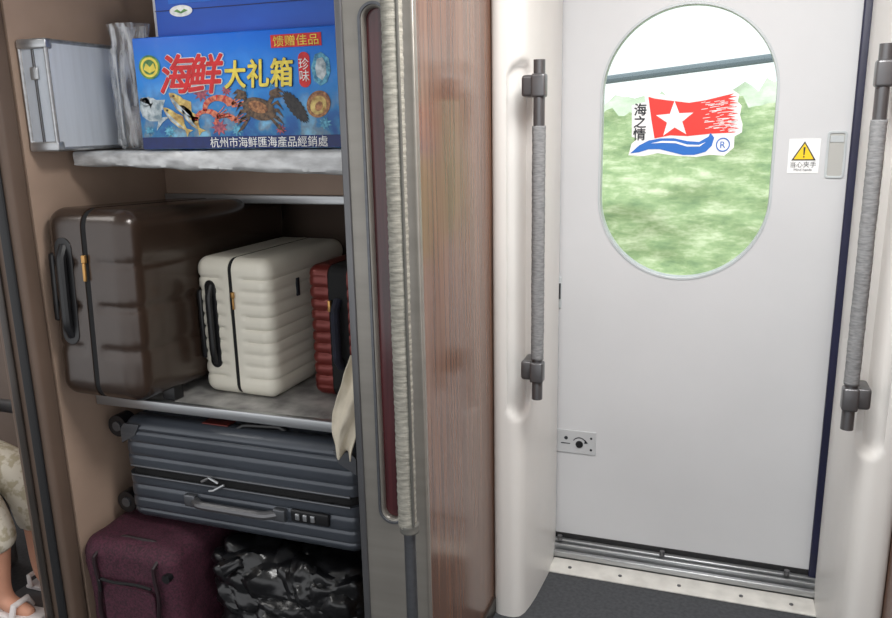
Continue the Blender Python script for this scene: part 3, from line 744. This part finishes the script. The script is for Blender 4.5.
fc=join_me([sweep([(.108,0,.70),(.122,0,.685),(.110,0,.678)],.012,10),sweep([(.105,-.022,.655),(.112,0,.653),(.105,.022,.655)],.006,8),sweep([(.10,-.035,.71),(.107,-.035,.71),(.11,-.035,.71)],.01,8),sweep([(.10,.035,.71),(.107,.035,.71),(.11,.035,.71)],.01,8)])
finish('face',fc,M['skin'],pp,angle=180)
for s in (-1,1):
    sh=join_me([box(.47,.70,s*.09-.045,s*.09+.045,-.43,-.412,.008),sweep([(.60,s*.09-.045,-.415),(.60,s*.09-.03,-.375),(.60,s*.09+.03,-.375),(.60,s*.09+.045,-.415)],.012,10),sweep([(.50,s*.09-.045,-.415),(.49,s*.09-.04,-.375),(.49,s*.09+.04,-.375),(.50,s*.09+.045,-.415)],.01,10)])
    finish('sandal',sh,M['shoe'],pp)

# ---------------------------------------------------------------- outside
def bank(name,Y,top0,amp,x0,x1,m,lab,f=.5):
    bm=bmesh.new(); rows=[]
    for j in range(61):
        t=j/60; row=[]
        for i in range(261):
            x=x0+(x1-x0)*i/260
            top=top0+amp*noise.noise(Vector((x*f,Y,0)))+amp*.5*noise.noise(Vector((x*f*4,Y,4)))+amp*.4*noise.noise(Vector((x*f*11,Y,4)))+.04*x
            z=-1.2+(top+1.2)*t
            y=Y+.8*t*t+.25*noise.noise(Vector((x*.9,z*1.4,1)))+.12*noise.noise(Vector((x*3,z*4,5)))
            row.append(bm.verts.new((x,y,z)))
        rows.append(row)
    for j in range(60):
        for i in range(260): bm.faces.new((rows[j][i],rows[j][i+1],rows[j+1][i+1],rows[j+1][i]))
    fo=finish(name,bm_me(bm),m,None,angle=180,stuff=True)
    fo['label']=lab; fo['category']='foliage'
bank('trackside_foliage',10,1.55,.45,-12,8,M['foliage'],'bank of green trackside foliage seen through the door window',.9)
bank('distant_trees',24,2.1,.7,-30,20,M['foliage2'],'pale haze-tinted line of distant trees beyond the trackside',.5)
gr=finish('ground',box(-30,30,2.6,60,-1.4,-1.2),M['ground'],None,smooth=False,struct=True)
cb=thing('overhead_cable','dark trackside cable strung outside the door window','cable',(0,5,0))
finish('cable',sweep([(-6,0,1.15),(-.725,0,1.645),(.235,0,1.735),(6,0,2.27)],.025,10),mat('cable',(104,118,126),.6),cb)

# ---------------------------------------------------------------- lights
w=bpy.data.worlds.new('World'); sc.world=w; w.use_nodes=True
bg=w.node_tree.nodes['Background']; bg.inputs[0].default_value=(.97,.98,1,1); bg.inputs[1].default_value=1.3
def area(loc,rot,sx,sy,e,col=(1,1,1)):
    l=bpy.data.lights.new('lamp','AREA'); l.shape='RECTANGLE'; l.size=sx; l.size_y=sy; l.energy=e; l.color=col
    o=bpy.data.objects.new('ceiling_light',l); COL.objects.link(o); o.location=loc; o.rotation_euler=rot; return o
area((.02,1.15,2.23),(0,0,0),.6,.6,38,(1,.99,.97))
area((-2.6,1.0,2.23),(0,0,0),.6,1.2,12,(1,.97,.93))
sn=bpy.data.lights.new('sun','SUN'); sn.energy=2.2; sn.angle=.02
so=bpy.data.objects.new('sun',sn); COL.objects.link(so); so.rotation_euler=(math.radians(32),0,math.radians(-15))

# ---------------------------------------------------------------- camera
cam=bpy.data.cameras.new('cam'); co=bpy.data.objects.new('camera',cam); COL.objects.link(co); sc.camera=co
cam.sensor_width=36; cam.lens=783/892*36; cam.clip_start=.02
p,yw,r=.235,.342,-.0208
co.matrix_world=Matrix.Translation((0,0,1.42))@Matrix.Rotation(yw,4,'Z')@Matrix.Rotation(math.pi/2-p,4,'X')@Matrix.Rotation(r,4,'Z')
